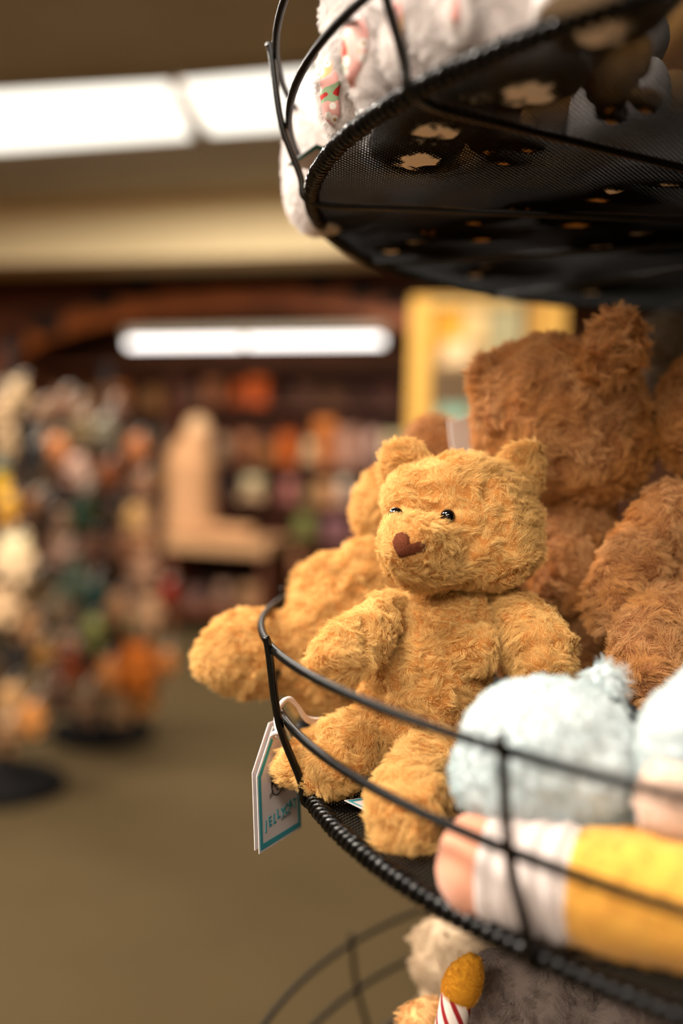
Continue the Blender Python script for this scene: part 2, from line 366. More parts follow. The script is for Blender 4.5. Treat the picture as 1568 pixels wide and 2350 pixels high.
bay_goods = [
 # long bay: row, px, width px, height px, colour, word, kind
 (1, 0, 432, 52, 58, (112, 78, 62), 'dusty brown', 'bag'), (1, 0, 490, 46, 60, (138, 84, 52), 'russet', 'box'), (1, 0, 545, 44, 56, (176, 82, 34), 'burnt orange', 'plush'), (1, 0, 592, 48, 66, (196, 84, 30), 'bright orange', 'box'), (1, 0, 650, 40, 48, (70, 42, 30), 'chocolate', 'jar'), (1, 0, 705, 44, 52, (82, 50, 32), 'walnut brown', 'box'), (1, 0, 762, 42, 60, (92, 58, 30), 'tan brown', 'bag'), (1, 0, 830, 40, 46, (62, 34, 24), 'espresso', 'jar'), (1, 0, 890, 44, 50, (74, 38, 26), 'mahogany', 'box'),
 (1, 1, 512, 44, 62, (150, 120, 92), 'beige', 'plush'), (1, 1, 566, 50, 72, (152, 96, 62), 'light brown', 'plush'), (1, 1, 614, 44, 60, (168, 110, 62), 'caramel', 'jar'), (1, 1, 663, 46, 100, (196, 92, 24), 'pumpkin orange', 'bag'), (1, 1, 718, 62, 56, (206, 170, 130), 'cream', 'plush'), (1, 1, 748, 46, 110, (190, 106, 44), 'amber', 'box'), (1, 1, 800, 52, 118, (192, 142, 118), 'dusty pink', 'bag'), (1, 1, 855, 50, 84, (186, 146, 130), 'pale rose', 'plush'), (1, 1, 905, 44, 80, (176, 160, 120), 'straw', 'box'), (1, 1, 950, 40, 90, (150, 160, 138), 'sage', 'jar'),
 (1, 2, 530, 46, 60, (44, 30, 24), 'near-black', 'box'), (1, 2, 585, 76, 64, (206, 172, 132), 'oatmeal', 'plush'), (1, 2, 668, 50, 58, (172, 108, 98), 'rose pink', 'plush'), (1, 2, 716, 36, 50, (140, 118, 78), 'olive', 'jar'), (1, 2, 752, 40, 56, (184, 130, 84), 'apricot', 'box'), (1, 2, 794, 50, 64, (214, 172, 150), 'pale blush', 'plush'),
 (1, 3, 545, 56, 34, (40, 26, 20), 'black-brown', 'box'), (1, 3, 640, 40, 40, (110, 62, 46), 'brick brown', 'jar'), (1, 3, 706, 72, 62, (122, 120, 66), 'lime green', 'plush'), (1, 3, 782, 62, 56, (124, 82, 84), 'mauve', 'box'), (1, 3, 840, 44, 50, (104, 66, 62), 'plum brown', 'plush'),
 (1, 4, 430, 64, 60, (88, 62, 54), 'taupe', 'bag'), (1, 4, 510, 70, 62, (132, 100, 80), 'putty', 'plush'), (1, 4, 575, 52, 52, (128, 92, 62), 'sand brown', 'box'), (1, 4, 630, 50, 58, (112, 84, 56), 'khaki', 'jar'), (1, 4, 690, 52, 70, (150, 98, 66), 'clay', 'plush'),
 # short bay
 (0, 0, 130, 46, 54, (96, 62, 38), 'umber', 'box'), (0, 0, 180, 46, 60, (116, 86, 48), 'olive brown', 'bag'), (0, 0, 230, 50, 56, (140, 94, 46), 'honey', 'plush'), (0, 0, 276, 48, 62, (152, 90, 44), 'copper', 'box'), (0, 0, 318, 38, 46, (84, 60, 36), 'bark brown', 'jar'), (0, 0, 354, 44, 76, (136, 92, 50), 'ochre', 'bag'),
 (0, 1, 110, 50, 60, (150, 112, 84), 'fawn', 'plush'), (0, 1, 160, 52, 56, (146, 118, 76), 'mustard grey', 'box'), (0, 1, 205, 44, 52, (132, 112, 70), 'moss', 'plush'), (0, 1, 252, 46, 66, (126, 114, 92), 'stone grey', 'bag'), (0, 1, 290, 40, 54, (118, 104, 84), 'pewter', 'jar'), (0, 1, 332, 40, 44, (48, 40, 34), 'charcoal', 'box'), (0, 1, 366, 36, 52, (122, 104, 84), 'mushroom', 'plush'),
 (0, 2, 215, 46, 56, (124, 96, 72), 'hazel', 'box'), (0, 2, 262, 46, 60, (132, 88, 62), 'chestnut', 'plush'), (0, 2, 318, 60, 70, (182, 106, 58), 'terracotta', 'plush'), (0, 2, 364, 40, 60, (132, 92, 44), 'bronze', 'jar'),
 (0, 3, 240, 46, 56, (130, 62, 26), 'rust red', 'box'), (0, 3, 292, 46, 56, (96, 58, 40), 'cocoa', 'bag'), (0, 3, 345, 46, 66, (154, 112, 80), 'biscuit', 'plush')]
for b_, row, px, w_, h_, rgb, word, kind in bay_goods:
    p = RV(px, 1000, VS+.14); p[2] = shelf_z[b_][row]+.0015; s = (VS+.1)/FPX
    goods(kind, p, w_*s, h_*s, rgb, f'{word} {CN[kind]} on the {ORD[row]} shelf of the {"long" if b_ else "short"} back bay', 'toy' if kind == 'plush' else kind, 'goods on the back shelves')
#@@FIGURE
# big pale plush figure sitting on a low cream ledge, halfway to the back
VF = 6.4
cream_m = mat('cream_cloth', (172, 128, 90), .9, .15, (.05, 6), .2, 60)
def figure():
    sF = VF/FPX
    def q(px, py, v=VF): return RV(px, py, v)
    base = q(500, 1236); t0 = thing('display_ledge', np.array([base[0], base[1], 0]), 'low cream display ledge with dark open base under the cream figure', 'table')
    u0, u1 = uv(q(390, 1236))[0], uv(q(625, 1236))[0]; zt = base[2]
    part('top_board', slab(u0, u1, VF-.1, VF+.5, zt-.09, zt), mat('ledge_cream', (162, 122, 84), .6, .3), t0, False)
    part('side_panel', slab(u0+.02, u0+.06, VF-.06, VF+.46, 0, zt-.09), wood_d, t0, False); part('side_panel', slab(u1-.06, u1-.02, VF-.06, VF+.46, 0, zt-.09), wood_d, t0, False)
    part('shelf_board', slab(u0+.06, u1-.06, VF-.04, VF+.46, .12, .16), wood_d, t0, False); part('back_panel', slab(u0+.02, u1-.02, VF+.46, VF+.49, .0, zt-.09), mat('ledge_dark', (52, 36, 28), .8, .2), t0, False)
    for x, rgb, word, kind in ((430, (110, 80, 70), 'greyish pink', 'bag'), (495, (138, 104, 84), 'warm grey', 'plush'), (560, (142, 104, 70), 'wheat brown', 'box')):
        p = room(uv(q(x, 1300))[0], VF+.15, .16); goods(kind, p, 50*sF, 60*sF, rgb, f'{word} {CN[kind]} inside the open base of the cream ledge', 'toy' if kind == 'plush' else kind, 'goods inside the cream ledge')
    f = thing('cream_figure', q(450, 1236), 'tall cream cloth figure with narrow head standing on the cream ledge', 'figure')
    body = [(437, 1234, 70), (437, 1190, 66), (437, 1140, 63), (437, 1090, 64), (437, 1058, 64), (442, 1034, 52), (450, 1010, 38), (454, 995, 30)]
    def onledge(g): v = np.array(g[0]); v[:, 2] = np.maximum(v[:, 2], zt+.002); return v, g[1]
    pr = smoothpath([[*q(a, b, VF+.2), r*sF*1.0] for a, b, r in body], 20); part('body', onledge(tubeg(pr[:, :3], pr[:, 3], 20)), cream_m, f)
    part('head', ellg(q(454, 990, VF+.2), (34*sF, 32*sF, 40*sF), 3), mat('cream_head', (196, 156, 116), .9, .15), f)
    part('leg', onledge(tubeg(smoothpath([q(470, 1212, VF+.15), q(530, 1222, VF+.1), q(580, 1224, VF+.05)], 10), 18*sF, 12)), cream_m, f)
figure()
# framed print behind the brown bears
def poster():
    VP = 5.2; a, b = RV(945, 690, VP), RV(1300, 690, VP); z0 = RV(960, 1010, VP)[2]; z1 = RV(960, 682, VP)[2]; u0, u1 = uv(a)[0], uv(b)[0]
    t = thing('framed_panel', room((u0+u1)/2, VP, z0), 'yellow framed display panel with cream and amber print behind the brown bears', 'display panel')
    ym = mat('yellow_paint', (208, 158, 68), .5, .3); fw = 48*VP/FPX
    for g in (slab(u0, u0+fw, VP, VP+.06, z0, z1), slab(u1-fw, u1, VP, VP+.06, z0, z1), slab(u0+fw, u1-fw, VP, VP+.06, z1-.012, z1), slab(u0+fw, u1-fw, VP, VP+.06, z0, z0+.08)): part('frame_bar', g, ym, t, False)
    part('backing', slab(u0+fw, u1-fw, VP+.03, VP+.05, z0, z1), mat('print_cream', (190, 156, 106), .7, .2, (.12, 4)), t, False)
    def pch(x0, y0, x1, y1, rgb, i):
        A, B = RV(x0, y1, VP), RV(x1, y0, VP); part('print_patch', slab(uv(A)[0], uv(B)[0], VP+.018-.002*i, VP+.03, A[2], B[2]), colmat(rgb, 1.0), t, False)
    pch(992, 708, 1062, 800, (214, 150, 42), 0); pch(1062, 700, 1120, 780, (212, 178, 120), 1); pch(1015, 780, 1080, 836, (226, 192, 146), 2)
    pch(1120, 700, 1200, 830, (160, 150, 112), 3); pch(992, 845, 1100, 930, (92, 70, 44), 4); pch(1005, 930, 1080, 965, (128, 160, 138), 5); pch(1190, 690, 1206, 1000, (46, 34, 24), 6); pch(1212, 695, 1290, 830, (190, 140, 60), 7); pch(992, 686, 1190, 704, (200, 166, 104), 8)
    for u in (u0+.05, u1-.05): part('leg', slab(u-.02, u+.02, VP+.01, VP+.05, 0, z0), mat('post_brown', (70, 46, 30), .6, .3), t, False)
poster()
#@@RACKS
# ================================================================== two spinner racks of soft toys by the aisle
def rack(px, py, label, dep, tiers):
    r0 = ray(px, py); base = CAM+r0*dep; base[2] = 0
    t = thing('spinner_rack', base, label, 'rack'); bk = mat('rack_black', (16, 14, 13), .9, .08)
    part('base', latheg([(.22, 0), (.22, .03), (.18, .06), (.05, .09), (.04, .12)], base, 24), bk, t); part('pole', tubeg([base+ZX*.1, base+ZX*.8, base+ZX*1.62], .018, 8), bk, t)
    for z in tiers:
        a = np.linspace(0, 2*np.pi, 28, endpoint=False); g = [tubeg([base+np.array([.26*math.cos(x), .26*math.sin(x), z]) for x in a], .006, 6, True)]
        for x in np.linspace(0, 2*np.pi, 8, endpoint=False): g.append(tubeg([base+ZX*z, base+np.array([.14*math.cos(x), .14*math.sin(x), z]), base+np.array([.27*math.cos(x), .27*math.sin(x), z])], .005, 6))
        part('ring', join(*g), bk, t)
rack(235, 1560, 'black spinner rack of soft toys farther down the aisle', 4.35, (.25, .5, .8, 1.05, 1.35))
rack(12, 1560, 'black spinner rack of soft toys nearer to the wire baskets', 3.62, (.25, .5, .8, 1.05, 1.35))
far_items = [(95, 948, 24, (150, 112, 78), 'rosy brown'), (130, 1032, 30, (212, 134, 78), 'peach'), (176, 1078, 31, (226, 180, 156), 'round pale pink'), (250, 1088, 30, (132, 68, 26), 'reddish brown'), (315, 1030, 30, (178, 106, 58), 'tawny'),
 (195, 1176, 42, (38, 62, 34), 'dark green'), (310, 1190, 30, (212, 162, 98), 'golden beige'), (328, 1112, 26, (164, 116, 84), 'pinkish tan'), (238, 990, 30, (138, 128, 106), 'grey'), (188, 985, 28, (146, 120, 78), 'drab olive'), (165, 1330, 46, (108, 122, 100), 'grey green'), (145, 1385, 34, (168, 136, 106), 'mushroom beige'), (216, 1372, 36, (34, 74, 64), 'deep teal'),
 (214, 1452, 32, (164, 164, 92), 'lime yellow'), (296, 1430, 26, (160, 148, 100), 'pale moss'), (216, 1502, 22, (46, 58, 48), 'bottle green'), (168, 1522, 38, (148, 64, 18), 'rust'), (316, 1528, 52, (190, 98, 10), 'vivid orange'), (250, 1545, 32, (206, 132, 68), 'light orange'), (382, 1520, 26, (200, 122, 54), 'faded orange'),
 (330, 1592, 42, (160, 98, 36), 'amber brown'), (270, 1395, 32, (182, 132, 90), 'biscuit coloured'), (340, 1405, 38, (208, 160, 118), 'pale peach'), (330, 1310, 40, (184, 138, 106), 'shell pink'), (386, 1356, 20, (176, 44, 24), 'red'), (150, 1290, 36, (138, 102, 82), 'dull rose'), (212, 1262, 34, (118, 76, 54), 'cocoa brown'), (290, 1262, 34, (160, 104, 70), 'clay'),
 (200, 1620, 40, (120, 88, 60), 'dusty tan'), (280, 1622, 36, (152, 116, 78), 'sandy'), (132, 1600, 32, (96, 58, 38), 'dark russet'), (330, 1240, 28, (196, 140, 98), 'creamy pink')]
near_items = [(38, 905, 32, (196, 164, 122), 'pale buff'), (14, 955, 40, (222, 184, 138), 'ivory'), (18, 1020, 30, (184, 152, 112), 'soft beige'), (62, 1000, 30, (20, 18, 18), 'jet black'), (76, 1050, 30, (22, 20, 19), 'sooty black'), (2, 1065, 22, (84, 122, 114), 'sea green'), (3, 1112, 24, (242, 184, 30), 'bright yellow'), (20, 1166, 30, (246, 176, 66), 'yellow orange'), (76, 1160, 26, (128, 80, 40), 'nut brown'), (62, 1105, 26, (60, 46, 32), 'dark brown'),
 (34, 1282, 54, (246, 210, 164), 'large cream'), (10, 1385, 46, (228, 188, 142), 'off-white'), (60, 1432, 36, (172, 126, 84), 'warm tan'), (76, 1350, 32, (122, 96, 62), 'olive tan'), (96, 1502, 30, (152, 104, 40), 'ochre'), (44, 1500, 34, (42, 34, 26), 'black brown'), (26, 1612, 40, (190, 142, 90), 'wheat'), (72, 1650, 36, (200, 130, 62), 'tangerine tan'), (18, 1690, 36, (136, 98, 60), 'acorn brown')]
def hung(px, py, r, rgb, d, label, group):
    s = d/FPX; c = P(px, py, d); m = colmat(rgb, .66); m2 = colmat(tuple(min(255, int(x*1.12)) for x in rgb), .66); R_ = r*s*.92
    t = thing('plush_toy', c-ZX*R_, label, 'toy', group)
    part('body', ellg(c-ZX*R_*.25, (R_*.85, R_*.7, R_*.8), 3), m, t); part('head', ellg(c+ZX*R_*.55, (R_*.7, R_*.6, R_*.55), 3), m2, t)
    for q in (-1, 1):
        part('ear', ellg(c+np.array([q*R_*.5, 0, R_*1.05]), (R_*.22, R_*.14, R_*.24), 2), m, t); part('arm', ellg(c+np.array([q*R_*.8, -R_*.2, -R_*.05]), (R_*.25, R_*.25, R_*.42), 2), m, t); part('leg', ellg(c+np.array([q*R_*.45, -R_*.35, -R_*.95]), (R_*.3, R_*.35, R_*.4), 2), m, t)
    part('hang_loop', tubeg(smoothpath([c+ZX*R_, c+ZX*R_*1.5+VX*.02, c+ZX*R_*1.7+VX*.06], 6), .003, 5), mat('loop', (220, 210, 195), .8), t)
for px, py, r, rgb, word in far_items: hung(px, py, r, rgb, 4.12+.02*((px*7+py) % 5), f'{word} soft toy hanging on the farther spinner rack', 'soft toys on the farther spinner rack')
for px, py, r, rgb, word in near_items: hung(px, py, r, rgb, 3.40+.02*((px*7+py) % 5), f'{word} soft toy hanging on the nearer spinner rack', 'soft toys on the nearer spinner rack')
SEEN = set()
def fillers(items, x0, x1, dep, cols, where, group, n, y0, y1):
    rg = random.Random(11+n); made = 0
    for i in range(n*6):
        if made == n: break
        x, y = rg.uniform(x0, x1), rg.uniform(y0, y1); c, cw = cols[i % len(cols)]
        q = min(items, key=lambda it: (it[0]-x)**2+(it[1]-y)**2); side = 'above' if y < q[1]-12 else ('below' if y > q[1]+12 else 'behind')
        lab = f'dim {cw} soft toy {side} the {q[4]} one, deep in the {where} rack'
        if lab in SEEN: continue
        SEEN.add(lab); made += 1; hung(x, y, rg.uniform(30, 44), c, dep+rg.uniform(-.03, .10), lab, group)
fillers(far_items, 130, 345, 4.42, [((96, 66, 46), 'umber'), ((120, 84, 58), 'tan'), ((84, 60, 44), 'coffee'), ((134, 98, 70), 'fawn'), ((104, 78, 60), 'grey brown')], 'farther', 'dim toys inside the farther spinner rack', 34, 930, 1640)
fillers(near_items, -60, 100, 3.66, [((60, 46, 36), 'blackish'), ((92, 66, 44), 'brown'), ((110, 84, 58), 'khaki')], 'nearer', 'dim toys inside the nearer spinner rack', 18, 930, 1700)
#@@STAND
# ================================================================== the tiered wire stand
GLOSS = mat('glossy_black_wire', (9, 8, 7), .22, .4)
R0 = .42; HX, HY = .884*R0, 1.525*R0
HUB = np.array([HX, HY, 0])
def ringg(r, z, wr, seg=160, ws=10):
    a = np.linspace(0, 2*np.pi, seg, endpoint=False)
    return tubeg(np.stack([HX+r*np.cos(a), HY+r*np.sin(a), np.full(seg, z)], 1), wr, ws, True)
def coilg(r, z, R1, wr, turns, per=9):
    n = turns*per; a = np.arange(n)/n*2*np.pi; b = np.arange(n)/per*2*np.pi
    rr = r+R1*np.cos(b); return tubeg(np.stack([HX+rr*np.cos(a), HY+rr*np.sin(a), z+R1*np.sin(b)], 1), wr, 4, True)
def expanded_mesh(rad, px=.0030, py=.0022, wr=.00039):
    """diamond wire mesh disc about the origin: every strand a three sided bar"""
    V, F = [], []; nx, ny = int(rad/px)+1, int(rad/py)+1
    starts, ends = [], []
    for j in range(-ny, ny+1):
        for i in range(-nx, nx+1):
            a = np.array([(i+(.5 if j % 2 else 0))*px, j*py])
            for s in (-.5, .5):
                b = a+np.array([s*px, py]); 
                if a@a < rad*rad and b@b < rad*rad: starts.append(a); ends.append(b)
    A = np.array(starts); B = np.array(ends); n = len(A); d = B-A; L = np.linalg.norm(d, axis=1)[:, None]; q = np.stack([-d[:, 1], d[:, 0]], 1)/L
    ang = [math.radians(x) for x in (90, 210, 330)]; vs = np.zeros((n, 6, 3))
    for k, x in enumerate(ang):
        for e, E in enumerate((A, B)):
            vs[:, e*3+k, :2] = E+q*wr*1.1*math.cos(x); vs[:, e*3+k, 2] = wr*1.5*math.sin(x)
    idx = np.arange(n)[:, None]*6
    fs = np.concatenate([idx+np.array([[0, 1, 4, 3]]), idx+np.array([[2, 0, 3, 5]])]).astype(np.int32)
    me = bpy.data.meshes.new('mesh_floor'); me.vertices.add(n*6); me.vertices.foreach_set('co', vs.reshape(-1)); me.loops.add(len(fs)*4); me.loops.foreach_set('vertex_index', fs.reshape(-1))
    me.polygons.add(len(fs)); me.polygons.foreach_set('loop_start', np.arange(len(fs), dtype=np.int32)*4); me.polygons.foreach_set('loop_total', np.full(len(fs), 4, np.int32)); me.update(calc_edges=True); me.materials.append(BLACK); return me
stand = thing('display_stand', HUB, 'black tiered wire display stand holding the soft toys in round baskets', 'display stand')
part('pole', tubeg([HUB+ZX*.02, HUB+ZX*1.0, HUB+ZX*2.1], .014, 16), BLACK, stand); part('foot', latheg([(.30, 0), (.30, .02), (.05, .04), (.03, .08)], HUB, 40), BLACK, stand)
MESHF = expanded_mesh(.945*R0); MESHC = expanded_mesh(.945*R0, .009, .0062, .0006)
WR = .00235
def basket(zoff, az0, sc_=1.0, nup=13):
    zb, zm, zr = CZ-.45*R0+zoff, CZ-.345*R0+zoff, CZ-.249*R0+zoff
    rb, rm, rr = .943*R0*sc_, .979*R0*sc_, 1.0*R0*sc_
    k = part('basket', ringg(rr, zr, WR), BLACK, stand)                     # the rim; everything else hangs from it
    part('middle_ring', ringg(rm, zm, WR), BLACK, k); part('bottom_ring', ringg(rb, zb, WR*1.2), BLACK, k)
    part('edge_wrap', coilg(rb, zb, .0038, .0016, 440), GLOSS, k)
    f = link('mesh_floor', MESHF if sc_ == 1 else MESHC, k, tuple(HUB+ZX*zb)); f.scale = (sc_, sc_, 1); f.location = tuple(ZX*zb); f['kind'] = 'stuff'
    for i in range(nup):
        a = math.radians(az0+i*360/nup); c, s = math.cos(a), math.sin(a)
        pr = [(rr+2*WR, zr+.007), (rr+2*WR-.002, zr), (rm+2*WR, zm), (rb+2.6*WR+.001, zb+.012), (rb+.004, zb-.001), (rb-.012, zb-.0055), (rb-.05, zb-.0055), (rb*.6, zb-.0055), (.03, zb-.0055)]
        path = smoothpath([[HX+r*c, HY+r*s, z] for r, z in pr], 40); part('upright', tubeg(path, WR*.95, 10), GLOSS, k)
    part('hub_collar', latheg([(.017, -.015), (.036, -.012), (.036, .006), (.017, .012)], HUB+ZX*zb, 20), BLACK, k)
    return zb
ZB2 = basket(0, -165)
ZB1 = basket(.833*R0, -178)
ZB3 = basket(-.833*R0, 142, 1.05)
#@@PLUSH
CARA, CARB = (253, 216, 144), (217, 159, 80)
car_base = mat('caramel_backing', (172, 112, 54), .9, .15); car_fur = furmat('caramel_pile', CARA, CARB)  # backing darker than the pile, standing in for shade in the creases
bro_base = mat('brown_backing', (140, 90, 54), .9, .15); bro_fur = furmat('brown_pile', (230, 180, 124), (204, 146, 88), tone=(2.2, (214, 150, 82)))
def soft(name, geo, base_m, fur_m, t, amp=.0016, scale=75, seed=1, **kw):
    g = lumpy(geo, amp, scale, seed, kw.pop('fine', .55)); o = part(name, g, base_m, t)
    grp = kw.pop('bare', None)
    if grp: kw['density_group'] = bare(o, *grp)
    fur(o, m=fur_m, seed=seed, **kw); return o, g
CARK = dict(length=.0068, dens=330, child=16, rad=.00010, rand=.22, clump=.3, comb=(-.1, .1, -.2), swirl=.6, wave=55, norm=.42)
# ---- main caramel bear
def main_bear():
    headp = [prim(1068, 1205, .588, 164, 140, 140), prim(1118, 1262, .578, 112, 82, 95), prim(1030, 1125, .583, 118, 68, 100), prim(960, 1264, .549, 82, 66, 84), prim(943, 1236, .541, 60, 50, 74), prim(985, 1312, .557, 84, 36, 60), prim(932, 1160, .574, 42, 56, 56)]
    hg = starg(headp, 5, .011); hg = lumpy(hg, .0026, 62, 3, .7); b = bvh(hg)
    tor = starg([prim(985, 1560, .585, 138, 150, 130), prim(1025, 1430, .59, 122, 100, 105), prim(925, 1650, .578, 84, 90, 90), prim(1100, 1492, .553, 40, 46, 44), prim(960, 1690, .58, 100, 60, 90)], 5, .012)
    t = thing('teddy_bear', P(930, 1760, .57), 'golden caramel teddy bear with black bead eye sitting upright inside the wire rim', 'teddy bear')
    # face
    nose_px = [(x/3.92+860, y/3.92+1030) for x, y in [(166, 830), (198, 764), (245, 748), (285, 752), (318, 800), (326, 862), (352, 846), (402, 832), (450, 846), (474, 888), (444, 930), (372, 946), (300, 966), (236, 984), (205, 940), (176, 880)]]
    cn = np.mean(nose_px, 0); V, F = [], []; n = len(nose_px); c0, n0 = hit(b, *cn); inw = headp[0][0]
    for k, f in enumerate((1.04, 1.0, .85, .6, .3)):
        for q in nose_px:
            x = cn+(np.array(q)-cn)*f; h, _ = hit(b, *x)
            if h is None: h = c0
            o_ = (h-inw)/np.linalg.norm(h-inw); V.append(h+o_*(-.0015, .0008, .0019, .0025, .0027)[k])
    o_ = (c0-inw)/np.linalg.norm(c0-inw); V.append(c0+o_*.0028)
    for k in range(4):
        for i in range(n): j = (i+1) % n; F.append((k*n+i, k*n+j, k*n+n+j, k*n+n+i))
    F += [(4*n+i, 4*n+(i+1) % n, 5*n) for i in range(n)]
    nosec = [hit(b, *p)[0] for p in [(920, 1242), (932, 1268), (962, 1258)]]
    eyes = []
    for px, py, r in ((1029, 1186, .0042), (911, 1182, .0042)):
        h, nn = hit(b, px, py); o_ = (h-inw)/np.linalg.norm(h-inw); eyes.append((h+o_*(.0010 if px > 1000 else .0007), r))
    head, _ = soft('head', hg, car_base, car_fur, t, 0, 70, 3, bare=([e[0] for e in eyes]+nosec, [.0044, .0042]+[.0056, .0046, .0044]), **{**CARK, 'comb': (.15, .35, .0)})
    part('nose', (V, F), mat('nose_velour', (118, 62, 38), .95, .1, (.35, 900), .8, 2500), t); eye_m = mat('eye_black', (8, 7, 7), .06, .6)
    for e, r in eyes: part('eye', ellg(e, (r, r, r), 4), eye_m, t)
    soft('torso', tor, car_base, car_fur, t, .0036, 55, 4, fine=.75, **CARK)
    e1 = starg([prim(930, 1062, .598, 54, 54, 24, 20), prim(912, 1085, .598, 30, 34, 18), prim(950, 1082, .6, 46, 34, 20)], 4, .006); soft('ear', e1, car_base, car_fur, t, .0012, 90, 5, **CARK)
    e2 = starg([prim(1196, 1070, .604, 52, 54, 20, 25), prim(1222, 1040, .604, 22, 26, 12, 20), prim(1190, 1105, .602, 52, 38, 22)], 4, .006); soft('ear', e2, car_base, car_fur, t, .0012, 90, 6, **CARK)
    soft('arm', sweepg([(1160, 1392, .590, 46), (1195, 1430, .575, 64), (1235, 1490, .560, 78), (1252, 1530, .552, 70)]), car_base, car_fur, t, .003, 58, 7, fine=.7, **CARK)
    soft('arm', sweepg([(905, 1400, .585, 46), (862, 1440, .562, 56), (806, 1486, .540, 62), (768, 1518, .530, 56)]), car_base, car_fur, t, .003, 58, 8, fine=.7, **CARK)
    soft('leg', sweepg([(1010, 1735, .560, 66), (965, 1790, .530, 80), (935, 1858, .500, 84), (935, 1905, .486, 74)]), car_base, car_fur, t, .003, 58, 9, fine=.7, **CARK)
    soft('leg', sweepg([(868, 1672, .585, 60), (808, 1700, .568, 72), (762, 1752, .552, 68), (748, 1780, .549, 52)]), car_base, car_fur, t, .003, 58, 10, fine=.7, **CARK)
main_bear()
# ---- second caramel bear slumped against the rim
K2 = dict(length=.006, dens=240, child=16, rad=.00013, rand=.25, clump=.3, comb=(-.2, .1, -.2), swirl=.6, wave=50, norm=.42)
def second_bear():
    t = thing('teddy_bear', P(760, 1640, .70), 'golden caramel teddy bear slumped sideways with one paw poking out past the rim', 'teddy bear')
    soft('head', starg([prim(900, 1160, .71, 88, 98, 90)], 4), car_base, car_fur, t, .002, 60, 11, **K2)
    soft('torso', starg([prim(800, 1400, .705, 130, 120, 90, 45), prim(725, 1490, .695, 96, 100, 80), prim(880, 1320, .70, 96, 90, 80), prim(760, 1580, .695, 90, 76, 70)], 5, .014), car_base, car_fur, t, .0042, 50, 12, fine=.8, **K2)
    soft('arm', sweepg([(740, 1332, .745, 40), (712, 1330, .745, 36), (694, 1318, .745, 24)]), car_base, car_fur, t, .002, 60, 13, **K2)
    soft('leg', sweepg([(700, 1482, .695, 84), (620, 1494, .688, 90), (545, 1498, .675, 94), (518, 1500, .668, 72)]), car_base, car_fur, t, .003, 55, 14, fine=.8, **K2)
    soft('leg', sweepg([(770, 1700, .66, 44), (725, 1722, .605, 42), (690, 1742, .575, 40), (664, 1766, .559, 36)]), car_base, car_fur, t, .0016, 60, 15, **K2)
second_bear()
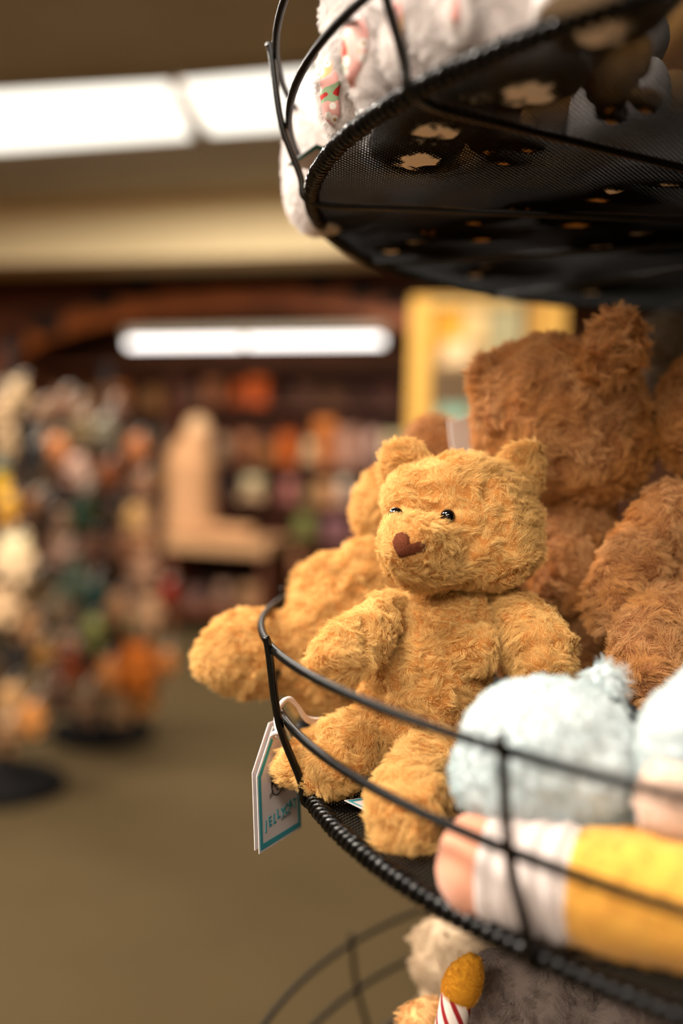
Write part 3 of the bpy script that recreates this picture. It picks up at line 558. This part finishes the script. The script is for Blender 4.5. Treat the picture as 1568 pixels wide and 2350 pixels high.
# ---- brown bears
KB = dict(length=.008, dens=180, child=18, rad=.00015, rand=.3, clump=.35, comb=(0, .1, -.2), swirl=.6, wave=45, norm=.45)
def brown_bear():
    t = thing('teddy_bear', P(1330, 1640, .70), 'big brown teddy bear turned away, one tufted ear up, behind the caramel bear', 'teddy bear')
    soft('head', starg([prim(1285, 965, .685, 190, 182, 170), prim(1345, 1030, .68, 130, 110, 130), prim(1215, 900, .69, 110, 110, 110)], 5, .02), bro_base, bro_fur, t, .0046, 42, 21, fine=.75, **KB)
    soft('ear', starg([prim(1410, 792, .632, 60, 86, 26, 14), prim(1375, 850, .64, 52, 44, 24)], 4), bro_base, bro_fur, t, .003, 60, 22, fine=.8, **{**KB, 'length': .011})
    soft('ear', starg([prim(1122, 872, .675, 44, 58, 24, -10)], 4), bro_base, bro_fur, t, .002, 70, 23, **KB)
    soft('torso', starg([prim(1310, 1290, .70, 120, 190, 130), prim(1270, 1450, .70, 130, 150, 130)], 5, .02), bro_base, bro_fur, t, .0046, 42, 24, fine=.75, **KB)
    soft('arm', sweepg([(1290, 1170, .685, 70), (1300, 1260, .665, 74), (1290, 1340, .66, 62)]), bro_base, bro_fur, t, .003, 45, 25, **KB)
    t = thing('teddy_bear', P(1500, 1640, .60), 'brown teddy bear with long slanting arm sitting behind the pale blue toys', 'teddy bear')
    soft('head', starg([prim(1660, 935, .66, 132, 150, 130), prim(1604, 1000, .65, 66, 70, 70)], 5, .02), bro_base, bro_fur, t, .003, 50, 31, **KB)
    soft('torso', starg([prim(1560, 1420, .63, 150, 230, 130), prim(1600, 1240, .64, 130, 120, 110)], 5, .02), bro_base, bro_fur, t, .0034, 45, 32, **KB)
    soft('arm', sweepg([(1560, 1170, .62, 70), (1490, 1250, .61, 66), (1420, 1330, .60, 60), (1390, 1400, .60, 50)]), bro_base, bro_fur, t, .003, 45, 33, **KB)
    soft('leg', sweepg([(1530, 1400, .59, 74), (1490, 1480, .565, 80), (1490, 1550, .55, 66)]), bro_base, bro_fur, t, .003, 45, 34, **KB)
    # smaller caramel and tan heads far behind
    t = thing('teddy_bear', P(990, 1200, .86), 'soft-edged brown teddy bear peeking out behind the caramel bear\'s ear', 'teddy bear')
    soft('head', starg([prim(1002, 1022, .80, 72, 66, 60)], 4), bro_base, bro_fur, t, .002, 60, 41, **{**KB, 'dens': 70, 'rad': .0002}); soft('torso', starg([prim(1010, 1180, .87, 80, 110, 70)], 4), bro_base, bro_fur, t, .002, 60, 42, **{**KB, 'dens': 70, 'rad': .0002})
    t = thing('teddy_bear', P(1090, 1200, .80), 'caramel teddy bear almost hidden between the golden bear and the big brown bear', 'teddy bear')
    soft('head', starg([prim(1085, 1080, .78, 60, 54, 50)], 4), car_base, car_fur, t, .002, 60, 43, **{**K2, 'dens': 90, 'rad': .0002}); soft('torso', starg([prim(1090, 1200, .79, 70, 90, 60)], 4), car_base, car_fur, t, .002, 60, 44, **{**K2, 'dens': 90, 'rad': .0002})
    g = boxg(P(1066, 1010, .76), (.026, .0012, .034), (np.array([.8, .5, .2])/np.linalg.norm([.8, .5, .2]), np.array([.5, -.8, 0])/.943, np.array([-.15, 0, 1.])))
    single('paper_tag', g, mat('tag_grey', (244, 236, 230), .7, .2), P(1066, 1030, .76), 'small plain white tag behind the big brown bear\'s cheek', 'tag', smooth=False)
    t = thing('grey_toy', P(1530, 900, .86), 'grey fluffy soft toy behind the tufted ear of the big brown bear', 'soft toy')
    gb = mat('grey_backing', (130, 116, 102), .9, .1); gf = furmat('grey_pile', (170, 156, 140), (146, 132, 116))
    soft('head', starg([prim(1525, 775, .84, 62, 52, 50)], 4), gb, gf, t, .002, 60, 51, **{**KB, 'dens': 70, 'rad': .0002}); soft('torso', starg([prim(1535, 900, .85, 70, 100, 60)], 4), gb, gf, t, .002, 60, 52, **{**KB, 'dens': 70, 'rad': .0002})
brown_bear()
# ---- pale blue toys
def blue():
    bb = mat('blue_backing', (202, 210, 212), .9, .1); bf = furmat('blue_pile', (214, 220, 218), (202, 212, 212), tone=(1.7, (186, 204, 206)))
    kb = dict(length=.0032, dens=200, child=14, rad=.00016, rand=.6, clump=0, cnoise=False)
    t = thing('round_plush', P(1260, 1890, .43), 'pale blue round fluffy toy with pompom lying on the pencil toy', 'soft toy')
    soft('body', starg([prim(1262, 1718, .436, 206, 156, 150, 8), prim(1180, 1800, .43, 130, 90, 100), prim(1350, 1800, .43, 110, 90, 100)], 5, .015), bb, bf, t, .0012, 60, 61, **kb)
    soft('pompom', starg([prim(1385, 1572, .475, 44, 46, 40)], 4), bb, bf, t, .0008, 60, 62, **{**kb, 'length': .009})
    pb = mat('peach_backing', (236, 206, 184), .9, .1); pf = furmat('peach_pile', (236, 214, 198), (226, 200, 184))
    t = thing('round_plush', P(1640, 1950, .40), 'whitish blue round toy with peach underside next to the yellow pencil toy', 'soft toy')
    soft('body', starg([prim(1640, 1740, .405, 170, 200, 150, -8)], 5), bb, bf, t, .0012, 60, 63, **kb)
    soft('belly_patch', starg([prim(1560, 1830, .392, 92, 100, 70)], 4), pb, pf, t, .0008, 60, 64, **kb)
    soft('ear', starg([prim(1590, 1590, .42, 44, 70, 30)], 4), bb, bf, t, .0008, 60, 65, **kb)
blue()
# ---- plush pencil
def pencil():
    t = thing('pencil_plush', P(1250, 2180, .42), 'plush pencil lying on the mesh with pink eraser, white band and yellow shaft', 'soft toy')
    A = P(1085, 1982, .426); B = P(1568, 2074, .384); ax = B-A; L = np.linalg.norm(ax); ax /= L
    r = .0234
    def seg(f0, f1, r0, r1, m, name, nn=14, ribs=0, round0=False):
        pts, rr = [], []
        for f in np.linspace(f0, f1, nn):
            pts.append(A+ax*L*f); q = (f-f0)/(f1-f0); x = r0+(r1-r0)*q
            if ribs: x += .0007*math.sin(q*ribs*2*math.pi)
            x -= .0016*(abs(q-.5)*2)**8
            if round0: x = r0*math.sqrt(max(.02, 1-max(0, 1-q/.75)**2))
            rr.append(x)
        o = part(name, lumpy(tubeg(pts, rr, 28), .0008, 50, 3), m, t); return o
    seg(-.16, .12, r*.96, r*.96, mat('eraser_pink', (216, 150, 120), .9, .15, (.04, 40), .2, 900, .2), 'eraser', 18, 0, True)
    seg(.115, .55, r*1.03, r*1.03, mat('ferrule_white', (206, 192, 186), .8, .2, (.03, 40), .2, 900, .2), 'ferrule', 50, 4)
    yl = mat('pencil_yellow', (214, 156, 62), .85, .15, (.05, 30), .25, 700, .3); o = seg(.54, 1.7, r*1.05, r*1.05, yl, 'shaft', 30)
    fur(o, length=.0022, dens=60, child=20, rad=.00016, rand=.9, clump=.2, seed=5, m=yl)
    seg(1.68, 1.95, r*1.0, r*.2, mat('pencil_tip', (236, 210, 170), .85, .15), 'tip', 12)
pencil()
#@@UPPER
# ---- upper basket: white bunnies with floral ears
def floral():
    m = bpy.data.materials.new('floral_print'); m.use_nodes = True; nt = m.node_tree; b = nt.nodes['Principled BSDF']; b.inputs['Roughness'].default_value = .8
    tc = nt.nodes.new('ShaderNodeTexCoord'); N = nt.nodes.new; lk = nt.links.new
    n1 = N('ShaderNodeTexNoise'); n1.inputs['Scale'].default_value = 85; n1.inputs['Detail'].default_value = 0; lk(tc.outputs['Object'], n1.inputs['Vector'])
    r1 = N('ShaderNodeValToRGB'); r1.color_ramp.interpolation = 'CONSTANT'; e = r1.color_ramp.elements
    e[0].position = 0; e[0].color = (*lin((196, 40, 34)), 1); e[1].position = .27; e[1].color = (*lin((150, 178, 138)), 1)
    for p_, c in ((.34, (242, 178, 170)), (.60, (246, 196, 186)), (.70, (238, 190, 130))): x = e.new(p_); x.color = (*lin(c), 1)
    lk(n1.outputs['Fac'], r1.inputs[0])
    v = N('ShaderNodeTexVoronoi'); v.inputs['Scale'].default_value = 150; lk(tc.outputs['Object'], v.inputs['Vector'])
    r2 = N('ShaderNodeValToRGB'); r2.color_ramp.interpolation = 'CONSTANT'; r2.color_ramp.elements[0].color = (*lin((190, 140, 60)), 1); r2.color_ramp.elements[1].position = .13; r2.color_ramp.elements[1].color = (*lin((250, 240, 232)), 1)
    lk(v.outputs['Distance'], r2.inputs[0]); lt = N('ShaderNodeMath'); lt.operation = 'LESS_THAN'; lt.inputs[1].default_value = .36; lk(v.outputs['Distance'], lt.inputs[0])
    mx = N('ShaderNodeMix'); mx.data_type = 'RGBA'; lk(lt.outputs[0], mx.inputs[0]); lk(r1.outputs[0], mx.inputs[6]); lk(r2.outputs[0], mx.inputs[7]); lk(mx.outputs[2], b.inputs['Base Color']); MATS['floral_print'] = m; return m
whi_base = mat('white_backing', (246, 238, 235), .9, .1); whi_fur = furmat('white_pile', (252, 246, 243), (246, 238, 235)); flo = floral()
KW = dict(length=.0045, dens=260, child=10, rad=.00013, rand=.45, clump=0, cnoise=False, comb=(0, 0, -.5), norm=.5)
def flat_patch(name, b, poly, off, m, t, inw):
    """printed cloth sewn onto the pile, following the surface"""
    c = np.mean(poly, 0); n = len(poly); V, F = [], []
    for f, o_ in ((1.0, -.001), (1.0, off), (.6, off*1.2)):
        for q in poly:
            h, nn = hit(b, *(c+(np.array(q)-c)*f)); 
            if h is None: h, nn = hit(b, *c)
            V.append(h+nn*o_)
    h, nn = hit(b, *c); V.append(h+nn*off*1.25)
    for k in range(2): F += [(k*n+i, k*n+(i+1) % n, k*n+n+(i+1) % n, k*n+n+i) for i in range(n)]
    F += [(2*n+i, 2*n+(i+1) % n, 3*n) for i in range(n)]; return part(name, (V, F), m, t)
def bunnies():
    zf = ZB1-.0001
    b1 = t = thing('white_bunny', P(930, 300, .52), 'white fluffy bunny with flowery pink ears drooping over the upper basket edge', 'soft toy')
    soft('body', starg([prim(985, 120, .50, 190, 180, 130), prim(880, 30, .51, 140, 130, 110)], 5, .02), whi_base, whi_fur, t, .0006, 30, 71, fine=.0, **KW)
    def ear(px, py, d, rx, ry, rz, rot, poly, sd, yaw=0):
        g = starg([prim(px, py, d, rx, ry, rz, rot, yaw)], 4); b = bvh(g); o, g2 = soft('ear', g, whi_base, whi_fur, t, 0, 60, sd, bare=((lambda c: [hit(b, *(c+(np.array(q)-c)*f))[0] for q in poly for f in (0, .35, .7)])(np.mean(poly, 0)), [.0042]*(3*len(poly))), **KW)
        flat_patch('ear_lining', b, poly, .0026, flo, o, None)
    ear(775, 180, .535, 46, 138, 34, 0, [(764, 110), (778, 100), (783, 140), (782, 180), (777, 225), (780, 265), (766, 292), (750, 270), (742, 225), (742, 185), (748, 140)], 72)
    ear(838, 110, .470, 44, 120, 30, -6, [(800, 70), (830, 40), (845, 80), (840, 130), (822, 170), (803, 205), (795, 170), (790, 120)], 73)
    b2 = t = thing('white_bunny', P(1130, 240, .44), 'white fluffy bunny with slim flowery ear folded on the basket above the mesh', 'soft toy')
    soft('body', starg([prim(1190, 0, .435, 230, 150, 130), prim(1090, 80, .44, 130, 110, 100)], 5, .02), whi_base, whi_fur, t, .0006, 30, 74, fine=.0, **KW)
    ear(1045, -5, .405, 40, 90, 26, -6, [(1030, 0), (1042, -25), (1052, 10), (1054, 45), (1046, 62), (1036, 40)], 75)
    ear(915, 40, .445, 34, 130, 26, 3, [(905, 20), (916, -10), (924, 40), (922, 90), (914, 132), (904, 90)], 76)
    t = thing('white_bunny', P(700, 500, .70), 'white fluffy bunny sagging over the upper basket edge behind the folded tag', 'soft toy')
    soft('body', starg([prim(742, 370, .70, 84, 130, 90, -12), prim(740, 438, .70, 58, 66, 66), prim(716, 470, .692, 34, 52, 30)], 5, .02), whi_base, whi_fur, t, .0006, 30, 77, fine=.0, **KW)
    soft('head', starg([prim(735, 275, .71, 62, 48, 60)], 4), whi_base, whi_fur, t, .0012, 55, 78, **KW)
    # others sitting on the upper mesh, seen through it
    def sitter(r, az, white, word, sz, first=[None, None]):
        a = math.radians(az); c = HUB+np.array([r*math.cos(a), r*math.sin(a), zf]); lab = f'{word}, seen through the upper mesh'
        bm_ = whi_base if white else mat('tan_backing', (206, 156, 92), .9, .1); nm = 'white_bunny' if white else 'tan_teddy_bear'
        t = thing(nm, c, lab, 'soft toy', 'soft toys seen through the upper mesh')
        k = 0 if white else 1
        if first[k] is None:
            Z = lambda x, y, z: c+np.array([x, y, z]); ps = []
            ps.append(part('body', lumpy(ellg(Z(0, 0, .062), (.05, .045, .062), 4), .002, 60, 5), bm_, t)); ps.append(part('head', lumpy(ellg(Z(0, -.01, .145), (.042, .04, .036), 4), .001, 60, 6), bm_, t))
            for s in (-1, 1):
                ps.append(part('leg', lumpy(ellg(Z(s*.035, -.045, .018), (.02, .038, .018), 3), .001, 60, 7), bm_, t)); ps.append(part('arm', ellg(Z(s*.05, -.012, .075), (.016, .02, .036), 3), bm_, t))
                ps.append(part('ear', ellg(Z(s*(.02 if white else .032), 0, .205 if white else .178), (.012, .008, .045) if white else (.017, .009, .016), 3), bm_, t))
            first[k] = ps
        else:
            for o in first[k]: q = o.copy(); q.parent = t; COL.objects.link(q)
        t.rotation_euler = (0, 0, math.radians(az-90)); t.scale = (sz,)*3
    for px, py, wh, word in [(1120, 352, 0, 'small tan bear just behind the bunny with drooping flowery ears'), (1400, 255, 0, 'tiny tan bear below the bunny with the slim ear'), (1400, 438, 1, 'white bunny halfway to the pole'), (890, 577, 1, 'white bunny at the far edge by the sagging bunny'),
                             (985, 535, 0, 'tan bear behind the sagging bunny'), (1085, 632, 1, 'white bunny on the far rim above the yellow panel'), (1370, 568, 1, 'white bunny in the middle of the far half'), (1350, 672, 1, 'white bunny on the far rim above the tufted brown ear'), (1190, 486, 0, 'tan bear along the dark spoke'), (1530, 560, 0, 'tan bear close to the pole')]:
        p = PZ(px, py, ZB1)-HUB; sitter(math.hypot(p[0], p[1]), math.degrees(math.atan2(p[1], p[0])), wh, word, {(1120, 352): .36, (1400, 255): .28, (1400, 438): .6}.get((px, py), .75 if px < 1090 else .95))
    for owner, qs in ((b1, ((1000, 303), (955, 372))), (b2, ((1215, 218), (1385, 70)))):
        for q in qs: part('foot', lumpy(ellg(PZ(*q, ZB1)+np.array([0, 0, .0092]), (.026, .034, .0098), 4), .0009, 120, q[0]), whi_base, owner)
bunnies()
#@@LOWER
# ---- third basket toys
def lower():
    gb = mat('mouse_backing', (118, 104, 96), .9, .1); gf = furmat('mouse_pile', (150, 134, 124), (128, 112, 104)); kg = dict(length=.007, dens=120, child=30, rad=.00017, rand=.7, clump=.4)
    t = thing('grey_plush', P(1230, 2500, .55), 'grey fluffy soft toy under the bear basket, just behind the striped candle toy', 'soft toy')
    soft('head', starg([prim(1230, 2330, .56, 150, 150, 120), prim(1290, 2420, .56, 160, 130, 120)], 5, .02), gb, gf, t, .003, 45, 81, **kg)
    soft('ear', starg([prim(1150, 2240, .56, 56, 70, 36)], 4), gb, gf, t, .002, 45, 82, **kg)
    t = thing('grey_plush', P(1500, 2500, .50), 'dark grey soft toy under the yellow end of the pencil toy', 'soft toy')
    soft('body', starg([prim(1500, 2400, .53, 150, 110, 100)], 5), gb, gf, t, .003, 45, 83, **kg)
    eb = mat('beige_backing', (196, 172, 142), .9, .1); ef = furmat('beige_pile', (214, 190, 160), (196, 170, 140))
    t = thing('beige_plush', P(1040, 2400, .74), 'beige soft toy below the mesh edge, behind the candle flame', 'soft toy')
    soft('head', starg([prim(1050, 2200, .72, 92, 84, 70), prim(1010, 2160, .74, 50, 46, 40)], 4, .02), eb, ef, t, .002, 60, 84, **{**kg, 'dens': 80}); soft('body', starg([prim(1060, 2330, .72, 100, 90, 70)], 4), eb, ef, t, .002, 60, 85, **{**kg, 'dens': 80})
    t = thing('candle_plush', P(1030, 2420, .52), 'plush candle with red and white spiral stripes and golden flame', 'soft toy')
    # candle with a spiral stripe
    m = bpy.data.materials.new('spiral_stripe'); m.use_nodes = True; nt = m.node_tree; b = nt.nodes['Principled BSDF']; b.inputs['Roughness'].default_value = .85
    uvn = nt.nodes.new('ShaderNodeUVMap'); sep = nt.nodes.new('ShaderNodeSeparateXYZ'); nt.links.new(uvn.outputs[0], sep.inputs[0])
    ad = nt.nodes.new('ShaderNodeMath'); ad.operation = 'MULTIPLY_ADD'; ad.inputs[1].default_value = .65; nt.links.new(sep.outputs[1], ad.inputs[0]); nt.links.new(sep.outputs[0], ad.inputs[2])
    mu = nt.nodes.new('ShaderNodeMath'); mu.operation = 'MULTIPLY'; mu.inputs[1].default_value = 6; nt.links.new(ad.outputs[0], mu.inputs[0])
    fr = nt.nodes.new('ShaderNodeMath'); fr.operation = 'FRACT'; nt.links.new(mu.outputs[0], fr.inputs[0])
    lt = nt.nodes.new('ShaderNodeMath'); lt.operation = 'LESS_THAN'; lt.inputs[1].default_value = .36; nt.links.new(fr.outputs[0], lt.inputs[0])
    mx = nt.nodes.new('ShaderNodeMix'); mx.data_type = 'RGBA'; mx.inputs[6].default_value = (*lin((232, 218, 208)), 1); mx.inputs[7].default_value = (*lin((150, 16, 24)), 1); nt.links.new(lt.outputs[0], mx.inputs[0]); nt.links.new(mx.outputs[2], b.inputs['Base Color'])
    a, c = P(1052, 2272, .52), P(1012, 2470, .52); n, sg, rr = 20, 24, 37*.52/FPX; pts = [a+(c-a)*f for f in np.linspace(0, 1, n)]
    o = part('candle', tubeg(pts, [rr*(.8 if i in (0, n-1) else 1) for i in range(n)], sg), m, t); ul = o.data.uv_layers.new(name='UVMap')
    for pl in o.data.polygons:
        ks = [o.data.loops[li].vertex_index for li in pl.loop_indices]; wrap = len(ks) == 4 and {k % sg for k in ks} == {0, sg-1}
        for li, k in zip(pl.loop_indices, ks): ul.data[li].uv = (((k % sg) or (sg if wrap else 0))/sg, (k//sg)/n)
    fb = mat('flame_backing', (214, 150, 40), .9, .1); ff = furmat('flame_pile', (226, 164, 52), (206, 136, 30))
    fl = smoothpath([[*P(x, y, .52), r*.52/FPX] for x, y, r in [(1050, 2288, 38), (1062, 2256, 43), (1078, 2222, 33), (1090, 2194, 14)]], 16); oo = part('flame', tubeg(fl[:, :3], fl[:, 3], 20), fb, t); fur(oo, length=.0016, dens=500, child=10, rad=.00009, rand=.5, clump=0, cnoise=False, seed=4, m=ff)
    t = thing('tan_plush', P(955, 2450, .6), 'tan soft toy with teal collar at the bottom beside the candle toy', 'soft toy')
    soft('head', starg([prim(985, 2360, .60, 62, 62, 50)], 4), mat('tan2_backing', (222, 170, 112), .9, .1), furmat('tan2_pile', (232, 184, 124), (216, 162, 100)), t, .0015, 60, 86, **kg)
    part('collar', starg([prim(945, 2365, .605, 26, 44, 30)], 3), mat('teal_cloth', (70, 130, 112), .8), t)
lower()
#@@TAGS
# ---- printed paper tags
TEAL = mat('teal_print', (62, 160, 172), .6, .2); INK = mat('ink_black', (24, 22, 22), .6, .2); CARD = mat('white_card', (232, 222, 220), .55, .3)
CORD = mat('white_cord', (226, 212, 206), .9, .1, None, .4, 1500)
def plate(o, ex, ey, poly, z0, z1):
    nz = np.cross(ex, ey); n = len(poly); vs = [o+ex*x+ey*y+nz*z for z in (z0, z1) for x, y in poly]
    return vs, [tuple(range(n))[::-1], tuple(range(n, 2*n))]+[(i, (i+1) % n, n+(i+1) % n, n+i) for i in range(n)]
def border(o, ex, ey, outer, inner, z0, z1):
    nz = np.cross(ex, ey); n = len(outer); vs = [o+ex*x+ey*y+nz*z for z in (z0, z1) for x, y in list(outer)+list(inner)]; fs = []
    for i in range(n): j = (i+1) % n; fs += [(2*n+i, 2*n+j, 3*n+j, 3*n+i), (j, i, n+i, n+j), (i, j, 2*n+j, 2*n+i), (n+j, n+i, 3*n+i, 3*n+j)]
    return vs, fs
def textg(body, size, o, ex, ey, z, x, y, rot=0):
    c = bpy.data.curves.new('tmp', 'FONT'); c.body = body; c.size = size; c.align_x = 'CENTER'; c.extrude = .00012; c.offset = size*.025; ob = bpy.data.objects.new('tmp', c); COL.objects.link(ob)
    dg = bpy.context.evaluated_depsgraph_get(); me = ob.evaluated_get(dg).to_mesh(); nz = np.cross(ex, ey)
    cr, sr = math.cos(math.radians(rot)), math.sin(math.radians(rot))
    vs = [o+ex*(x+v.co.x*cr-v.co.y*sr)+ey*(y+v.co.x*sr+v.co.y*cr)+nz*(z+v.co.z) for v in me.vertices]; fs = [tuple(p.vertices) for p in me.polygons]
    bpy.data.objects.remove(ob); bpy.data.curves.remove(c); return np.array(vs), fs
def tags():
    d0 = .553
    # the hanging gift tag, turned a little to the aisle: bottom edge rises to the far corner
    A = P(594, 1960, d0+.003); B = P(691, 1899, d0+.052); C = P(583, 1785, d0+.002)
    ex = B-A; W = np.linalg.norm(ex); ex /= W; ey = C-A; ey -= ex*(ey@ex); H = np.linalg.norm(ey); ey /= H
    S = W; TH = H+.30*W*1.5
    poly = [(0, 0), (W, 0), (W, H), (W*.66, TH), (W*.40, TH), (0, H)]
    ins = .0013; inner = [(ins, ins), (W-ins, ins), (W-ins, H-ins*.4), (W*.64, TH-ins), (W*.42, TH-ins), (ins, H-ins*.4)]
    ins2 = .0044; inner2 = [(ins2, ins2), (W-ins2, ins2), (W-ins2, H-ins2*.4), (W*.62, TH-ins2), (W*.44, TH-ins2), (ins2, H-ins2*.4)]
    t = thing('gift_tag', A, 'white folded gift tag with teal border hanging on a white cord below the rim', 'tag')
    nz = np.cross(ex, ey)
    if nz@(CAM-A) < 0: flip = -1
    else: flip = 1
    part('card', plate(A, ex, ey, poly, 0, .0004*flip), CARD, t, False)
    part('back_leaf', plate(A-nz*flip*.0016-ex*.0012+ey*.0022, ex, ey, poly, 0, -.0004*flip), CARD, t, False)
    part('printed_border', border(A+nz*flip*.0005, ex, ey, inner, inner2, 0, .00012*flip), TEAL, t, False)
    z = .0006; G = []
    xs = np.linspace(.16, .84, 8); ys = np.array([.40, .415, .42, .455, .435, .45, .49, .47])*H; rots = [-4, 6, -6, 4, -3, 5, 8, -4]
    for ch, x, y, r_ in zip('jELLYCAT', xs, ys, rots): G.append(textg(ch, .0078, A, ex, ey, z*flip, x*W, y-.006, r_))
    part('lettering', join(*G), TEAL, t, False)
    part('small_lettering', textg('LONDON', .0028, A, ex, ey, z*flip, W*.62, H*.27, 3), mat('grey_ink', (120, 120, 124), .6), t, False)
    # cat face emblem: round chin line, two ears, whiskers
    cx, cy, r = .44*W, .76*H, .0066; E_ = lambda x, y: A+ex*(cx+x*r)+ey*(cy+y*r)+nz*flip*.0006
    g = [tubeg(smoothpath([E_(math.cos(a), math.sin(a)*.8) for a in np.linspace(math.pi*1.0, math.pi*2.0, 12)], 24), .00034, 5)]
    for s in (-1, 1):
        g.append(tubeg(smoothpath([E_(s*1.0, 0), E_(s*1.02, .6), E_(s*.95, 1.15), E_(s*.55, .75), E_(s*.3, .62)], 14), .0005, 5)); g.append(tubeg([E_(s*.35, -.05), E_(s*.33, .05), E_(s*.3, .12)], .0006, 5))
        g.append(tubeg([E_(s*.8, .3), E_(s*.9, .6), E_(s*.92, .95)], .0012, 5))
        for k in (-.25, -.4, -.55): g.append(tubeg([E_(s*.7, k), E_(s*1.05, k-.12), E_(s*1.45, k-.3)], .00014, 4))
    g.append(tubeg([E_(-.08, -.3), E_(0, -.36), E_(.08, -.3)], .0004, 4)); part('cat_emblem', join(*g), INK, t)
    top = A+ex*W*.53+ey*(TH-.002)
    # the cord is part of the tag
    for k, off in enumerate((0, .0018)):
        path = smoothpath([top+nz*flip*.001+ex*off, P(640, 1690, d0)+ex*off, P(633, 1655, d0)+ex*off, P(640, 1622, d0+.004)+ex*off, P(660, 1604, d0+.010)+ex*off, P(684, 1622, d0+.018), P(706, 1648, d0+.026)-ZX*off, P(742, 1652, d0+.036)-ZX*off], 48)
        part('cord', tubeg(path, .0013, 8), CORD, t)
    kn = smoothpath([P(640+14*math.cos(x), 1688+7*math.sin(x), d0+.004*math.sin(x)) for x in np.linspace(0, 6.9, 16)], 24); part('knot', tubeg(kn, .0014, 8), CORD, t)
    # the little corner of a tag sticking out under the paw
    A = P(790, 1838, .535); B = P(850, 1866, .515); C = P(812, 1822, .555); ex = B-A; ex /= np.linalg.norm(ex); ey = C-A; ey -= ex*(ey@ex); ey /= np.linalg.norm(ey); nz = np.cross(ex, ey); fl = 1 if nz@(CAM-A) > 0 else -1
    t = thing('gift_tag', A, 'white gift tag with teal edge lying on the mesh under the bear\'s foot', 'tag'); q = [(0, 0), (.04, 0), (.04, .024), (.006, .024), (-.004, .014)]; cc = np.mean(q, 0)
    part('card', plate(A, ex, ey, q, 0, .0004*fl), CARD, t, False); part('printed_border', border(A+nz*fl*.0005, ex, ey, cc+(np.array(q)-cc)*.92, cc+(np.array(q)-cc)*.78, 0, .0001*fl), TEAL, t, False)
    # folded tag at the upper basket
    p0, p1, p2 = P(657, 379, .655), P(726, 331, .622), P(722, 394, .666); ctr = (p0+p1+p2)/3
    ex = (p1-p0)/np.linalg.norm(p1-p0); nn = np.cross(p1-p0, p2-p0); nn /= np.linalg.norm(nn); ey = np.cross(nn, ex); fl = 1 if nn@(CAM-ctr) > 0 else -1
    def onp(x, y): r = ray(x, y); p = CAM+r*(((p0-CAM)@nn)/(r@nn)); return float((p-p0)@ex), float((p-p0)@ey)
    t = thing('gift_tag', ctr, 'white gift tag with teal edge tucked beside the upper basket', 'tag')
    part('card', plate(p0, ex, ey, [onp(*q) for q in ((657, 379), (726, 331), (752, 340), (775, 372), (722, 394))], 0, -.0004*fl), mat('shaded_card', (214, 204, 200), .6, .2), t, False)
    part('printed_border', plate(p0+nn*fl*.0003, ex, ey, [onp(*q) for q in ((657, 379), (726, 331), (752, 340), (750, 349), (727, 341), (670, 379))], 0, .0001*fl), mat('teal_shaded', (40, 128, 130), .6, .2), t, False)  # card and teal darkened for the shade the tag hangs in
tags()
for o in bpy.data.objects:
    if '_b' in o: del o['_b']
